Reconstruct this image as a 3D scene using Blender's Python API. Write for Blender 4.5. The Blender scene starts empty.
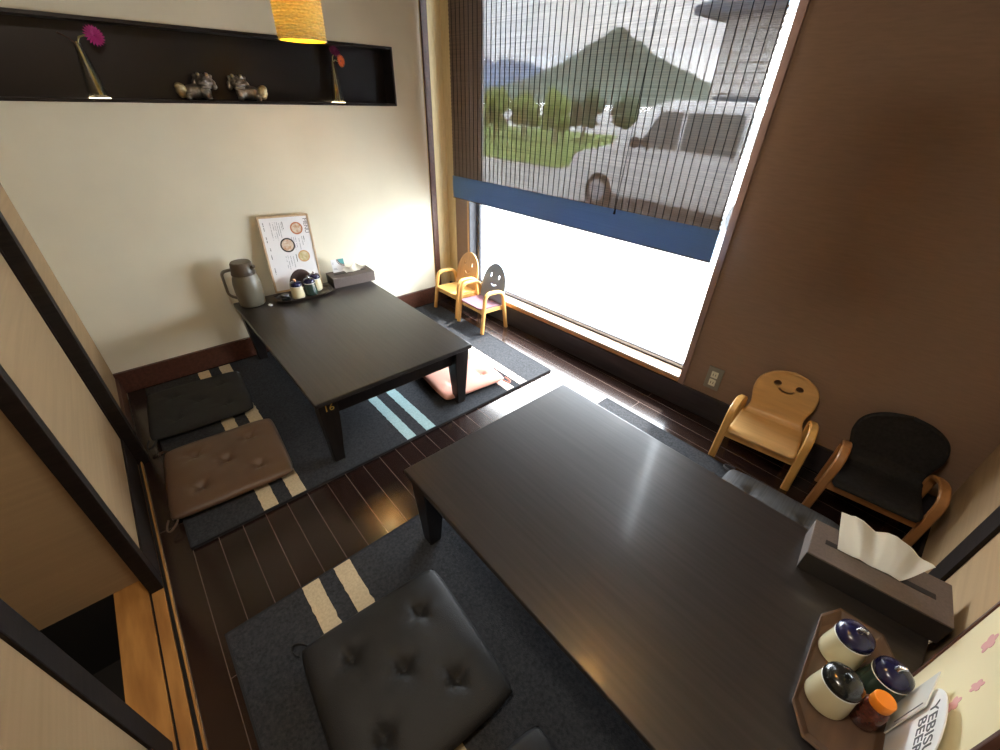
import bpy, bmesh, math, random
from mathutils import Vector, Matrix, Euler, noise
random.seed(7)
S = bpy.context.scene
COL = S.collection
PI = math.pi
R = math.radians

# ------------------------------------------------------------------ materials
MATS = {}
def mat(name, col, rough=.6, metal=0., var=.0, vscale=(8, 8, 8), bump=0., bscale=200., col2=None, spec=.5,
        trans=0., emis=None, estr=0., coat=0., coatr=.05, detail=4., alpha=1.):
    m = bpy.data.materials.new(name); m.use_nodes = True
    nt = m.node_tree; b = nt.nodes['Principled BSDF']
    c4 = (*col, 1)
    b.inputs['Base Color'].default_value = c4
    b.inputs['Roughness'].default_value = rough
    b.inputs['Metallic'].default_value = metal
    b.inputs['Specular IOR Level'].default_value = spec
    b.inputs['Transmission Weight'].default_value = trans
    b.inputs['Coat Weight'].default_value = coat; b.inputs['Coat Roughness'].default_value = coatr
    if emis: b.inputs['Emission Color'].default_value = (*emis, 1); b.inputs['Emission Strength'].default_value = estr
    tc = nt.nodes.new('ShaderNodeTexCoord')
    if var or col2:
        mp = nt.nodes.new('ShaderNodeMapping'); mp.inputs['Scale'].default_value = vscale
        nz = nt.nodes.new('ShaderNodeTexNoise'); nz.inputs['Scale'].default_value = 1.; nz.inputs['Detail'].default_value = detail
        nt.links.new(tc.outputs['Object'], mp.inputs[0]); nt.links.new(mp.outputs[0], nz.inputs['Vector'])
        rp = nt.nodes.new('ShaderNodeValToRGB')
        rp.color_ramp.elements[0].position = .3; rp.color_ramp.elements[1].position = .72
        lo = col2 if col2 else tuple(max(0, v*(1-var)) for v in col)
        hi = col if col2 else tuple(min(1, v*(1+var)) for v in col)
        rp.color_ramp.elements[0].color = (*lo, 1); rp.color_ramp.elements[1].color = (*hi, 1)
        nt.links.new(nz.outputs['Fac'], rp.inputs[0]); nt.links.new(rp.outputs[0], b.inputs['Base Color'])
    if bump:
        n2 = nt.nodes.new('ShaderNodeTexNoise'); n2.inputs['Scale'].default_value = bscale; n2.inputs['Detail'].default_value = 3
        nt.links.new(tc.outputs['Object'], n2.inputs['Vector'])
        bp = nt.nodes.new('ShaderNodeBump'); bp.inputs['Strength'].default_value = bump; bp.inputs['Distance'].default_value = .004
        nt.links.new(n2.outputs['Fac'], bp.inputs['Height']); nt.links.new(bp.outputs[0], b.inputs['Normal'])
    MATS[name] = m
    return m

mat('plaster', (.80, .765, .62), .9, var=.04, vscale=(3, 3, 3), bump=.12, bscale=260)
mat('tan_paper', (.40, .275, .15), .95, var=.07, vscale=(2, 2, 60), bump=.15, bscale=300)
mat('linen_paper', (.66, .55, .32), .95, var=.07, vscale=(90, 90, 14), bump=.15, bscale=300)
mat('brown_cloth_wall', (.24, .160, .112), .85, var=.06, vscale=(20, 20, 160), bump=.2, bscale=330)
mat('dark_wood', (.015, .010, .008), .65, spec=.2, var=.3, vscale=(6, 6, 90), bump=.05)
mat('brown_wood', (.085, .032, .020), .4, var=.3, vscale=(3, 60, 60))
mat('table_wood', (.031, .026, .024), .36, col2=(.016, .013, .012), vscale=(3.5, 95, 95), bump=.05, bscale=160, spec=.7, coat=.42, coatr=.14)
mat('table_leg_wood', (.014, .011, .010), .35, var=.3, vscale=(70, 70, 4))
mat('niche_black', (.016, .013, .014), .32, spec=.45)
mat('black_frame', (.010, .009, .010), .45)
mat('rug_charcoal', (.037, .039, .044), .97, var=.35, vscale=(120, 120, 120), bump=.6, bscale=380, spec=.15)
mat('rug_cream', (.55, .46, .31), .97, var=.12, vscale=(130, 130, 130), bump=.6, bscale=380, spec=.15)
mat('rug_teal', (.36, .52, .54), .97, var=.14, vscale=(130, 130, 130), bump=.6, bscale=380, spec=.15)
mat('rug_pale', (.72, .60, .52), .97, var=.1, vscale=(130, 130, 130), bump=.6, bscale=380, spec=.15)
mat('rug_binding', (.012, .012, .014), .9)
mat('leather_black', (.022, .022, .023), .55, bump=.3, bscale=420, spec=.3)
mat('leather_brown', (.115, .068, .042), .40, var=.1, vscale=(5, 5, 5), bump=.2, bscale=420)
mat('cloth_charcoal', (.030, .030, .030), .85, bump=.3, bscale=420, spec=.2)
mat('cloth_pink', (.72, .36, .28), .85, bump=.2, bscale=420, spec=.2)
mat('cloth_grey', (.085, .088, .095), .85, var=.2, vscale=(190, 4, 4), bump=.2, bscale=420, spec=.2)
mat('oak_yellow', (.70, .40, .12), .42, var=.14, vscale=(40, 40, 6))
mat('oak_seat', (.78, .47, .14), .38, var=.1, vscale=(6, 60, 60))
mat('oak_back', (.55, .32, .13), .45, var=.12, vscale=(60, 6, 6))
mat('natural_ply', (.60, .37, .15), .36, var=.1, vscale=(5, 50, 50))
mat('orange_wood', (.40, .19, .07), .4, var=.15, vscale=(40, 40, 6))
mat('seat_mauve', (.20, .105, .13), .75, spec=.15)
mat('back_slate', (.19, .25, .35), .42)
mat('chair_black', (.018, .017, .017), .8, var=.3, vscale=(90, 90, 90), spec=.25)
mat('face_dark', (.012, .009, .008), .6)
mat('box_brown', (.125, .098, .088), .6, var=.12, vscale=(160, 160, 160), bump=.1)
mat('box_shade_slot', (.020, .017, .017), .6)  # shade of the face turned from the window, as colour; also the slot
mat('tissue', (.95, .91, .83), .9, spec=.2)
mat('paper_white', (.86, .86, .88), .75)
mat('paper_cream', (.80, .72, .48), .8, var=.04, vscale=(3, 3, 3))
mat('ink', (.12, .12, .14), .8)
mat('ink_grey', (.45, .45, .49), .8)
mat('bowl_red', (.50, .17, .08), .7)
mat('bowl_black', (.03, .025, .025), .7)
mat('bowl_tan', (.62, .36, .17), .7)
mat('soup_cream', (.82, .74, .62), .7, col2=(.52, .26, .12), vscale=(70, 70, 70))
mat('soup_green', (.78, .70, .48), .7, col2=(.50, .40, .14), vscale=(60, 60, 60))
mat('print_brown', (.055, .030, .022), .7)
mat('teal_print', (.10, .36, .36), .7)
mat('brown_print', (.16, .10, .07), .7)
mat('blossom_pink', (.70, .38, .38), .85)
mat('frame_pine', (.62, .45, .28), .5, var=.1, vscale=(40, 40, 8))
mat('frame_brown', (.085, .035, .026), .45)
mat('tray_wood', (.10, .058, .036), .38, var=.35, vscale=(30, 4, 30))
mat('tray_dark', (.035, .024, .018), .35, var=.3, vscale=(30, 4, 30))
mat('ceramic_cream', (.72, .66, .44), .25, var=.05, vscale=(4, 4, 4), coat=.2)
mat('ceramic_white', (.85, .85, .80), .2)
mat('soy_green', (.03, .055, .045), .12, coat=.4)
mat('cap_navy', (.012, .012, .055), .22, coat=.4)
mat('cap_black', (.010, .012, .012), .2, coat=.4)
mat('cap_orange', (.92, .27, .02), .4)
mat('chili', (.10, .022, .015), .25, var=.5, vscale=(160, 160, 160), coat=.6)
mat('steel', (.6, .6, .6), .25, metal=1.)
mat('copper', (.65, .33, .17), .3, metal=1.)
mat('jug_body', (.165, .150, .11), .33, var=.1, vscale=(4, 4, 2))
mat('jug_lid', (.085, .064, .044), .35)
mat('ivory', (.72, .70, .55), .5)
mat('plate_grey', (.22, .21, .17), .5)
mat('gold', (.75, .52, .12), .35, metal=.6)
mat('alu', (.36, .37, .40), .4, metal=.6)
mat('gasket', (.02, .02, .025), .6)
mat('jamb_orange', (.60, .34, .14), .5, var=.1, vscale=(40, 40, 6))
mat('jamb_plum', (.27, .18, .155), .6)
mat('sill_pale', (.52, .40, .29), .4, var=.1, vscale=(6, 40, 40))
mat('skirting', (.035, .030, .034), .30, var=.2, vscale=(6, 60, 60))
mat('slat', (.19, .14, .105), .75, var=.35, vscale=(1.5, 10, 330))
mat('slat_blue_glare', (.16, .26, .38), .8, var=.15, vscale=(1.5, 10, 330))  # blue glare near the window put into the hem colour
mat('cord_dark', (.012, .011, .014), .9)
mat('bronze', (.30, .28, .25), .35, metal=.7, var=.4, vscale=(60, 60, 60))
mat('bronze_gold', (.65, .55, .32), .4, metal=.5, var=.3, vscale=(60, 60, 60))
mat('petal_magenta', (.50, .03, .22), .6)
mat('petal_orange', (.85, .20, .05), .6)
mat('petal_wine', (.22, .02, .10), .6)
mat('stem_green', (.42, .40, .17), .6)
mat('straw', (.72, .48, .12), .5)
mat('amber_wood', (.50, .25, .07), .4, col2=(.30, .13, .035), vscale=(5, 30, 30))
mat('void_black', (.006, .005, .005), .8)
mat('ceiling_board', (.45, .38, .28), .8, var=.1, vscale=(3, 40, 3))
mat('lamp_weave', (.72, .58, .24), .8, var=.2, vscale=(90, 90, 160))
mat('lamp_lining', (.92, .60, .03), .7)
mat('bulb_glow', (1, .8, .4), .4, emis=(1., .74, .38), estr=30.)
mat('bulb_strong', (1, .8, .4), .4, emis=(1., .74, .38), estr=52.)
mat('led_white', (.9, .85, .7), .4, emis=(1., .78, .5), estr=3.)
mat('concrete_out', (.44, .45, .45), .9, var=.06, vscale=(.6, .6, .6))
mat('lawn_green', (.17, .27, .05), .95, var=.4, vscale=(6, 6, 6))
mat('leaf_bright', (.15, .21, .05), .9, var=.5, vscale=(3, 3, 3))
mat('leaf_dark', (.05, .10, .055), .9, var=.5, vscale=(3, 3, 3))
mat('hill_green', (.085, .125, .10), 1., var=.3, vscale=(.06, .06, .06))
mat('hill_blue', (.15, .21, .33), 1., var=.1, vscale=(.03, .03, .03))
mat('bark', (.10, .07, .05), .9)
mat('van_paint', (.62, .62, .62), .3, coat=.5)
mat('van_glass', (.03, .045, .045), .08, coat=.3)
mat('tyre', (.02, .02, .02), .8)
mat('roof_blue', (.07, .11, .16), .6)
mat('shutter_blue', (.03, .07, .10), .6)

def plank_mat():
    m = bpy.data.materials.new('floor_planks'); m.use_nodes = True; nt = m.node_tree; b = nt.nodes['Principled BSDF']
    tc = nt.nodes.new('ShaderNodeTexCoord')
    br = nt.nodes.new('ShaderNodeTexBrick'); br.offset = .37; br.squash = 1.
    br.inputs['Scale'].default_value = 1.; br.inputs['Brick Width'].default_value = 1.82; br.inputs['Row Height'].default_value = .0805
    br.inputs['Mortar Size'].default_value = .0011; br.inputs['Mortar Smooth'].default_value = .1
    br.inputs['Color1'].default_value = (.027, .0125, .0095, 1); br.inputs['Color2'].default_value = (.019, .0095, .008, 1)
    br.inputs['Mortar'].default_value = (.17, .13, .11, 1)  # glints on the seam edges put into a light joint colour
    mp0 = nt.nodes.new('ShaderNodeMapping'); mp0.inputs['Location'].default_value = (0, -.0145, 0)
    nt.links.new(tc.outputs['Object'], mp0.inputs[0]); nt.links.new(mp0.outputs[0], br.inputs['Vector'])
    mp = nt.nodes.new('ShaderNodeMapping'); mp.inputs['Scale'].default_value = (3, 70, 1)
    nz = nt.nodes.new('ShaderNodeTexNoise'); nz.inputs['Detail'].default_value = 5; nz.inputs['Scale'].default_value = 1
    nt.links.new(tc.outputs['Object'], mp.inputs[0]); nt.links.new(mp.outputs[0], nz.inputs['Vector'])
    mx = nt.nodes.new('ShaderNodeMix'); mx.data_type = 'RGBA'; mx.blend_type = 'MULTIPLY'; mx.inputs[0].default_value = .5
    nt.links.new(br.outputs['Color'], mx.inputs[6]); nt.links.new(nz.outputs['Fac'], mx.inputs[7])
    nt.links.new(mx.outputs[2], b.inputs['Base Color'])
    b.inputs['Roughness'].default_value = .2; b.inputs['Specular IOR Level'].default_value = .6; b.inputs['Coat Weight'].default_value = .3; b.inputs['Coat Roughness'].default_value = .14
    MATS['floor_planks'] = m
plank_mat()
def brick_mat():
    m = bpy.data.materials.new('white_brick'); m.use_nodes = True; nt = m.node_tree; b = nt.nodes['Principled BSDF']
    tc = nt.nodes.new('ShaderNodeTexCoord'); mp = nt.nodes.new('ShaderNodeMapping'); mp.inputs['Rotation'].default_value = (R(90), 0, 0)
    br = nt.nodes.new('ShaderNodeTexBrick'); br.inputs['Scale'].default_value = 1.; br.inputs['Brick Width'].default_value = .5; br.inputs['Row Height'].default_value = .2
    br.inputs['Mortar Size'].default_value = .012
    br.inputs['Color1'].default_value = (.72, .71, .68, 1); br.inputs['Color2'].default_value = (.66, .65, .62, 1); br.inputs['Mortar'].default_value = (.03, .03, .03, 1)
    nt.links.new(tc.outputs['Object'], mp.inputs[0]); nt.links.new(mp.outputs[0], br.inputs['Vector']); nt.links.new(br.outputs['Color'], b.inputs['Base Color'])
    b.inputs['Roughness'].default_value = .9
    MATS['white_brick'] = m
brick_mat()
def glass_mat(name, col, fac_t, rough=.03):
    m = bpy.data.materials.new(name); m.use_nodes = True; nt = m.node_tree
    for n in list(nt.nodes): nt.nodes.remove(n)
    o = nt.nodes.new('ShaderNodeOutputMaterial'); t = nt.nodes.new('ShaderNodeBsdfTransparent'); t.inputs[0].default_value = (*col, 1)
    g = nt.nodes.new('ShaderNodeBsdfGlossy'); g.inputs['Roughness'].default_value = rough
    lw = nt.nodes.new('ShaderNodeLayerWeight'); lw.inputs[0].default_value = .5
    pw = nt.nodes.new('ShaderNodeMath'); pw.operation = 'POWER'; pw.inputs[1].default_value = 4.
    fr = nt.nodes.new('ShaderNodeMath'); fr.operation = 'MULTIPLY_ADD'; fr.inputs[1].default_value = .7; fr.inputs[2].default_value = .03
    nt.links.new(lw.outputs['Facing'], pw.inputs[0]); nt.links.new(pw.outputs[0], fr.inputs[0])
    mul = nt.nodes.new('ShaderNodeMath'); mul.operation = 'MULTIPLY'; mul.inputs[1].default_value = fac_t
    mx = nt.nodes.new('ShaderNodeMixShader')
    nt.links.new(fr.outputs[0], mul.inputs[0]); nt.links.new(mul.outputs[0], mx.inputs[0]); nt.links.new(t.outputs[0], mx.inputs[1]); nt.links.new(g.outputs[0], mx.inputs[2]); nt.links.new(mx.outputs[0], o.inputs[0])
    MATS[name] = m
glass_mat('window_glass', (.97, .98, .98), .8)
glass_mat('vase_glass', (.86, .86, .80), 3.0, .12)
glass_mat('bottle_clear', (.75, .62, .55), 1.6, .05)

def thin_mat(name, src, t):
    m = MATS[src].copy(); m.name = name; nt = m.node_tree; b = nt.nodes['Principled BSDF']; o = nt.nodes['Material Output']
    tr = nt.nodes.new('ShaderNodeBsdfTransparent'); mx = nt.nodes.new('ShaderNodeMixShader'); mx.inputs[0].default_value = t
    nt.links.new(b.outputs[0], mx.inputs[1]); nt.links.new(tr.outputs[0], mx.inputs[2]); nt.links.new(mx.outputs[0], o.inputs[0]); MATS[name] = m
thin_mat('slat_thin', 'slat', .16)
def backlit(name, tcol, f):
    m = MATS[name]; nt = m.node_tree; b = nt.nodes['Principled BSDF']; o = nt.nodes['Material Output']
    tr = nt.nodes.new('ShaderNodeBsdfTranslucent'); tr.inputs[0].default_value = (*tcol, 1); mx = nt.nodes.new('ShaderNodeMixShader'); mx.inputs[0].default_value = f
    nt.links.new(b.outputs[0], mx.inputs[1]); nt.links.new(tr.outputs[0], mx.inputs[2]); nt.links.new(mx.outputs[0], o.inputs[0])
backlit('tissue', (.95, .92, .85), .5)
backlit('slat_blue_glare', (.33, .48, .66), .40)
backlit('lamp_weave', (.82, .86, .46), .11)
backlit('lamp_lining', (.95, .90, .55), .25)
# ------------------------------------------------------------------ mesh builder
class MB:
    def __init__(s): s.v = []; s.f = []; s.mi = []; s.cur = 0
    def add(s, verts, faces, M=None):
        o = len(s.v)
        for p in verts: s.v.append(tuple(M @ Vector(p)) if M else tuple(p))
        for f in faces: s.f.append(tuple(i+o for i in f)); s.mi.append(s.cur)
        return s
    def box(s, x0, x1, y0, y1, z0, z1, M=None):
        v = [(x0,y0,z0),(x1,y0,z0),(x1,y1,z0),(x0,y1,z0),(x0,y0,z1),(x1,y0,z1),(x1,y1,z1),(x0,y1,z1)]
        return s.add(v, [(0,3,2,1),(4,5,6,7),(0,1,5,4),(1,2,6,5),(2,3,7,6),(3,0,4,7)], M)
    def hexa(s, bot, top, M=None):
        return s.add(list(bot)+list(top), [(0,3,2,1),(4,5,6,7),(0,1,5,4),(1,2,6,5),(2,3,7,6),(3,0,4,7)], M)
    def lathe(s, prof, n=32, M=None, cap=True):
        v = []; f = []
        for r, z in prof:
            for k in range(n): a = 2*PI*k/n; v.append((r*math.cos(a), r*math.sin(a), z))
        for i in range(len(prof)-1):
            for k in range(n): f.append((i*n+k, i*n+(k+1)%n, (i+1)*n+(k+1)%n, (i+1)*n+k))
        if cap:
            f.append(tuple(reversed(range(n)))); f.append(tuple((len(prof)-1)*n+k for k in range(n)))
        return s.add(v, f, M)
    def tube(s, pts, r, n=8, M=None, sec=None, up=None):
        # sweep of a round (r) or flat (sec=(w,h)) section along pts
        pts = [Vector(p) for p in pts]; v = []; f = []; m = None; prev = None
        for i, p in enumerate(pts):
            t = (pts[min(i+1, len(pts)-1)] - pts[max(i-1, 0)]).normalized()
            if up is not None: a = Vector(up)
            elif prev is not None: a = prev
            else: a = Vector((0,0,1)) if abs(t.z) < .9 else Vector((1,0,0))
            a = (a - t*a.dot(t)).normalized(); prev = a
            b = t.cross(a).normalized()
            if sec:
                w, h = sec; c = .25
                ring = []
                for sx, sy in ((1,1),(-1,1),(-1,-1),(1,-1)):
                    k = min(w, h)*c
                    q = [(sx*w/2, sy*(h/2-k)), (sx*(w/2-k), sy*h/2)]
                    if sx*sy < 0: q.reverse()
                    ring += q
                for x, y in ring: v.append(tuple(p + a*x + b*y))
                m = 8
            else:
                rr = r[i] if isinstance(r, (list, tuple)) else r
                for k in range(n): g = 2*PI*k/n; v.append(tuple(p + a*rr*math.cos(g) + b*rr*math.sin(g)))
                m = n
        for i in range(len(pts)-1):
            for k in range(m): f.append((i*m+k, i*m+(k+1)%m, (i+1)*m+(k+1)%m, (i+1)*m+k))
        f.append(tuple(reversed(range(m)))); f.append(tuple((len(pts)-1)*m+k for k in range(m)))
        return s.add(v, f, M)
    def prism(s, outline, z0, z1, M=None):
        n = len(outline)
        v = [(x, y, z0) for x, y in outline] + [(x, y, z1) for x, y in outline]
        f = [tuple(reversed(range(n))), tuple(range(n, 2*n))] + [(k, (k+1)%n, n+(k+1)%n, n+k) for k in range(n)]
        return s.add(v, f, M)
    def ball(s, c, r, n=14, M=None):
        rx, ry, rz = r if isinstance(r, (tuple, list)) else (r, r, r)
        v = [(c[0], c[1], c[2]-rz)]; f = []; h = n//2
        for i in range(1, h):
            a = PI*i/h
            for k in range(n): b = 2*PI*k/n; v.append((c[0]+rx*math.sin(a)*math.cos(b), c[1]+ry*math.sin(a)*math.sin(b), c[2]-rz*math.cos(a)))
        v.append((c[0], c[1], c[2]+rz)); L = len(v)-1
        for k in range(n): f.append((0, 1+(k+1)%n, 1+k)); f.append((L, L-n+k, L-n+(k+1)%n))
        for i in range(h-2):
            for k in range(n): a = 1+i*n; f.append((a+k, a+(k+1)%n, a+n+(k+1)%n, a+n+k))
        return s.add(v, f, M)
    def grid(s, fn, nu, nv, M=None, closed_u=False):
        v = [fn(i/nu, j/nv) for j in range(nv+1) for i in range(nu+1)]; w = nu+1
        return s.add(v, [(j*w+i, j*w+i+1, (j+1)*w+i+1, (j+1)*w+i) for j in range(nv) for i in range(nu)], M)
    def build(s, name, m, parent=None, smooth=None, bevel=0., seg=2, solid=0., loc=None, rot=None):
        me = bpy.data.meshes.new(name); me.from_pydata(s.v, [], s.f)
        ms = m if isinstance(m, (list, tuple)) else [m]
        for q in ms: me.materials.append(MATS[q])
        if len(ms) > 1:
            for p, i in zip(me.polygons, s.mi): p.material_index = i
        bm = bmesh.new(); bm.from_mesh(me)
        if bevel:
            bmesh.ops.remove_doubles(bm, verts=bm.verts, dist=1e-6)
            es = [e for e in bm.edges if len(e.link_faces) == 2 and e.calc_face_angle(0) > R(25)]
            bmesh.ops.bevel(bm, geom=es, offset=bevel, segments=seg, profile=.6, affect='EDGES', clamp_overlap=True)
        if solid: bmesh.ops.recalc_face_normals(bm, faces=bm.faces); bmesh.ops.solidify(bm, geom=list(bm.faces), thickness=solid)
        bmesh.ops.recalc_face_normals(bm, faces=bm.faces)
        bm.to_mesh(me); bm.free()
        if smooth is not None:
            me.polygons.foreach_set('use_smooth', [True]*len(me.polygons)); me.update()
            try: me.set_sharp_from_angle(angle=R(smooth))
            except Exception: pass
        o = bpy.data.objects.new(name, me); COL.objects.link(o)
        if parent: o.parent = parent
        if loc: o.location = loc
        if rot: o.rotation_euler = rot
        return o
def tag(o, label, cat, group=None, kind=None):
    if label: o['label'] = label
    if cat: o['category'] = cat
    if group: o['group'] = group
    if kind: o['kind'] = kind
    return o
def struct(o): o['kind'] = 'structure'; return o
def thing(name, label, cat, loc=(0,0,0), rz=0., group=None):
    o = bpy.data.objects.new(name, None); o.empty_display_size = .05; COL.objects.link(o)
    o.location = loc; o.rotation_euler = (0, 0, rz); return tag(o, label, cat, group)
def dup(root, loc, rz, label, group=None):
    r = root.copy(); COL.objects.link(r); r.location = loc; r.rotation_euler = (0, 0, rz); r['label'] = label
    if group: r['group'] = group
    for ch in list(root.children):
        c = ch.copy(); COL.objects.link(c); c.parent = r
        for g in list(ch.children):
            d = g.copy(); COL.objects.link(d); d.parent = c
    return r
def set_mat(o, m):
    o.data = o.data.copy(); o.data.materials.clear(); o.data.materials.append(MATS[m])
def curve_plate(name, loops, thick, m, parent=None, bevel=0.):
    # flat plate in local XZ plane with holes, thickness along Y
    cu = bpy.data.curves.new('tmp', 'CURVE'); cu.dimensions = '2D'; cu.fill_mode = 'BOTH'; cu.extrude = thick/2-bevel; cu.bevel_depth = bevel; cu.bevel_resolution = 2
    for lp in loops:
        sp = cu.splines.new('POLY'); sp.points.add(len(lp)-1); sp.use_cyclic_u = True
        for q, (x, y) in zip(sp.points, lp): q.co = (x, y, 0, 1)
    o = bpy.data.objects.new('tmp', cu); COL.objects.link(o)
    dg = bpy.context.evaluated_depsgraph_get(); me = bpy.data.meshes.new_from_object(o.evaluated_get(dg))
    bpy.data.objects.remove(o); bpy.data.curves.remove(cu)
    me.transform(Matrix.Rotation(R(90), 4, 'X')); me.name = name; me.materials.clear(); me.materials.append(MATS[m])
    ob = bpy.data.objects.new(name, me); COL.objects.link(ob)
    if parent: ob.parent = parent
    return ob
def text_mesh(name, body, size, m, parent=None, extrude=.0006, M=None, align='CENTER', spacing=1.):
    cu = bpy.data.curves.new('tmp', 'FONT'); cu.body = body; cu.size = size; cu.extrude = extrude; cu.align_x = align; cu.align_y = 'CENTER'; cu.space_line = spacing
    o = bpy.data.objects.new('tmp', cu); COL.objects.link(o)
    dg = bpy.context.evaluated_depsgraph_get(); me = bpy.data.meshes.new_from_object(o.evaluated_get(dg))
    bpy.data.objects.remove(o); bpy.data.curves.remove(cu)
    if M: me.transform(M)
    me.name = name; me.materials.clear(); me.materials.append(MATS[m])
    ob = bpy.data.objects.new(name, me); COL.objects.link(ob)
    if parent: ob.parent = parent
    return ob
def apply_mods(o):
    dg = bpy.context.evaluated_depsgraph_get(); me = bpy.data.meshes.new_from_object(o.evaluated_get(dg))
    o.modifiers.clear(); o.data = me
def ellipse(cx, cy, rx, ry, n=24, rev=False):
    p = [(cx+rx*math.cos(2*PI*k/n), cy+ry*math.sin(2*PI*k/n)) for k in range(n)]
    return p[::-1] if rev else p
def T(x, y, z): return Matrix.Translation((x, y, z))
def RZ(a): return Matrix.Rotation(a, 4, 'Z')
def RX(a): return Matrix.Rotation(a, 4, 'X')
def RY(a): return Matrix.Rotation(a, 4, 'Y')

# ------------------------------------------------------------------ camera
cam = bpy.data.cameras.new('camera'); co = bpy.data.objects.new('camera', cam); COL.objects.link(co); S.camera = co
F, YAW, PITCH, ROLL, CP = 416.5049, .836, -.5875, .0319, Vector((2.6649, .3076, 1.3575))
fwd = Vector((-math.sin(YAW)*math.cos(PITCH), math.cos(YAW)*math.cos(PITCH), math.sin(PITCH)))
rr = fwd.cross(Vector((0,0,1))).normalized(); uu = rr.cross(fwd)
c_, s_ = math.cos(ROLL), math.sin(ROLL)
rx_, ux_ = c_*rr + s_*uu, -s_*rr + c_*uu
co.matrix_world = Matrix(((rx_.x, ux_.x, -fwd.x, CP.x), (rx_.y, ux_.y, -fwd.y, CP.y), (rx_.z, ux_.z, -fwd.z, CP.z), (0,0,0,1)))
cam.sensor_width = 36; cam.lens = F*36/1000; cam.clip_start = .02; cam.clip_end = 3000

# ------------------------------------------------------------------ setting
ZF = -.012           # bare floor; the rugs' top is z = 0
ZC = 2.30
XE = 3.012           # right-hand partition
ANG = math.atan(.055)
MW = T(0, 2.15, 0) @ RZ(ANG)       # window wall frame: local x along the wall, local y outward
def wl(x): return x/math.cos(ANG)

struct(MB().box(-.02, XE+.1, .014, 2.45, ZF-.06, ZF).build('floor', 'floor_planks'))
struct(MB().box(-.3, XE+.3, -1.8, 2.55, ZC, ZC+.12).build('ceiling', 'ceiling_board'))
# left wall with the long niche
NY0, NY1, NZ0, NZ1, ND = -.02, 1.806, 1.297, 1.579, .10
b = MB()
b.box(-.22, 0, -.2, 2.0, ZF-.06, NZ0); b.box(-.22, 0, -.2, 2.0, NZ1, ZC); b.box(-.22, 0, NY1, 2.0, NZ0, NZ1); b.box(-.22, -ND-.02, -.2, NY1, NZ0, NZ1)
struct(b.build('wall_left', 'plaster'))
struct(MB().box(-.22, 0, 2.0, 2.4, ZF-.06, ZC).build('wall_left', 'linen_paper'))
b = MB(); t = .012
b.box(-ND-.02, -ND, NY0, NY1, NZ0, NZ1); b.box(-ND, .004, NY0, NY1, NZ0, NZ0+t); b.box(-ND, .004, NY0, NY1, NZ1-t, NZ1); b.box(-ND, .004, NY1-t, NY1, NZ0+t, NZ1-t); b.box(-ND, .004, NY0, NY0+t, NZ0+t, NZ1-t)
struct(b.build('trim_1', 'niche_black'))
struct(MB().box(.0, .012, 2.008, 2.05, ZF, ZC).build('trim_2', 'brown_wood', bevel=.002))
struct(MB().box(0, .02, .0, 2.13, ZF, .108).build('baseboard_left', 'brown_wood', bevel=.002))

# window wall (one straight wall, built along its own line)
WX0, WX1, WZ0, WZ1 = wl(.235), wl(1.932), .165, 2.10
b = MB(); WT = .14
struct(MB().box(wl(-.05), wl(.09), 0, WT, ZF-.06, ZC, MW).build('wall_far', 'linen_paper'))
b.box(WX1, wl(3.2), 0, WT, ZF-.06, ZC, MW); b.box(wl(.09), WX1, 0, WT, WZ1, ZC, MW); b.box(WX0, WX1, .0, WT, ZF-.06, .135, MW)
b.box(wl(.09), wl(.215), 0, WT, ZF-.06, ZC, MW)
struct(b.build('wall_far', 'brown_cloth_wall'))
struct(MB().box(wl(.0), wl(3.05), -.014, 0, ZF, .118, MW).build('baseboard_far', 'skirting', bevel=.002))
win = struct(MB().box(wl(.215), WX0, -.002, .07, .12, WZ1+.02, MW).build('window_1', 'jamb_orange', bevel=.002))
MB().box(WX1, wl(1.962), -.012, .07, .12, WZ1+.02, MW).build('jamb', 'jamb_plum', win, bevel=.002)
MB().box(WX0, WX1, -.012, .07, WZ1, WZ1+.02, MW).build('head', 'jamb_plum', win)
MB().box(WX0, WX1, -.018, .07, .135, .158, MW).build('window_sill', 'sill_pale', win, bevel=.003)
MB().box(WX0, WX1, -.0205, -.018, .128, .146, MW).build('sill_edge', 'orange_wood', win)
b = MB(); fr = .028
b.box(WX0, WX0+fr, .07, .11, .135, WZ1, MW); b.box(WX1-fr*.6, WX1, .07, .11, .135, WZ1, MW); b.box(WX0, WX1, .07, .11, .135, .178, MW); b.box(WX0, WX1, .07, .11, WZ1-fr, WZ1, MW)
b.build('window_frame', 'alu', win, bevel=.003)
b = MB(); b.box(WX0+fr, WX0+fr+.007, .068, .09, .178, WZ1-fr, MW); b.box(WX0+fr, WX1-fr, .068, .09, .178, .185, MW); b.box(WX0, WX1, .066, .07, .158, .163, MW); b.box(WX0, WX0+.006, .0, .07, .158, WZ1, MW)
b.build('gasket', 'gasket', win)
MB().box(WX0+fr, WX1-fr*.6, .088, .092, .178, WZ1-fr, MW).build('pane', 'window_glass', win)

# right-hand partition (papered, dark upright battens)
struct(MB().box(XE, XE+.1, -.2, 2.5, ZF-.06, ZC).build('wall_right', 'tan_paper'))
struct(MB().box(XE-.010, XE, 1.69, 1.80, ZF, ZC).build('trim_3', 'dark_wood', bevel=.002))
struct(MB().box(XE-.010, XE, .76, .87, ZF, ZC).build('trim_4', 'dark_wood', bevel=.002))
struct(MB().box(XE-.010, XE, .02, 2.29, ZF, .05).build('baseboard_right', 'dark_wood'))

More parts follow.
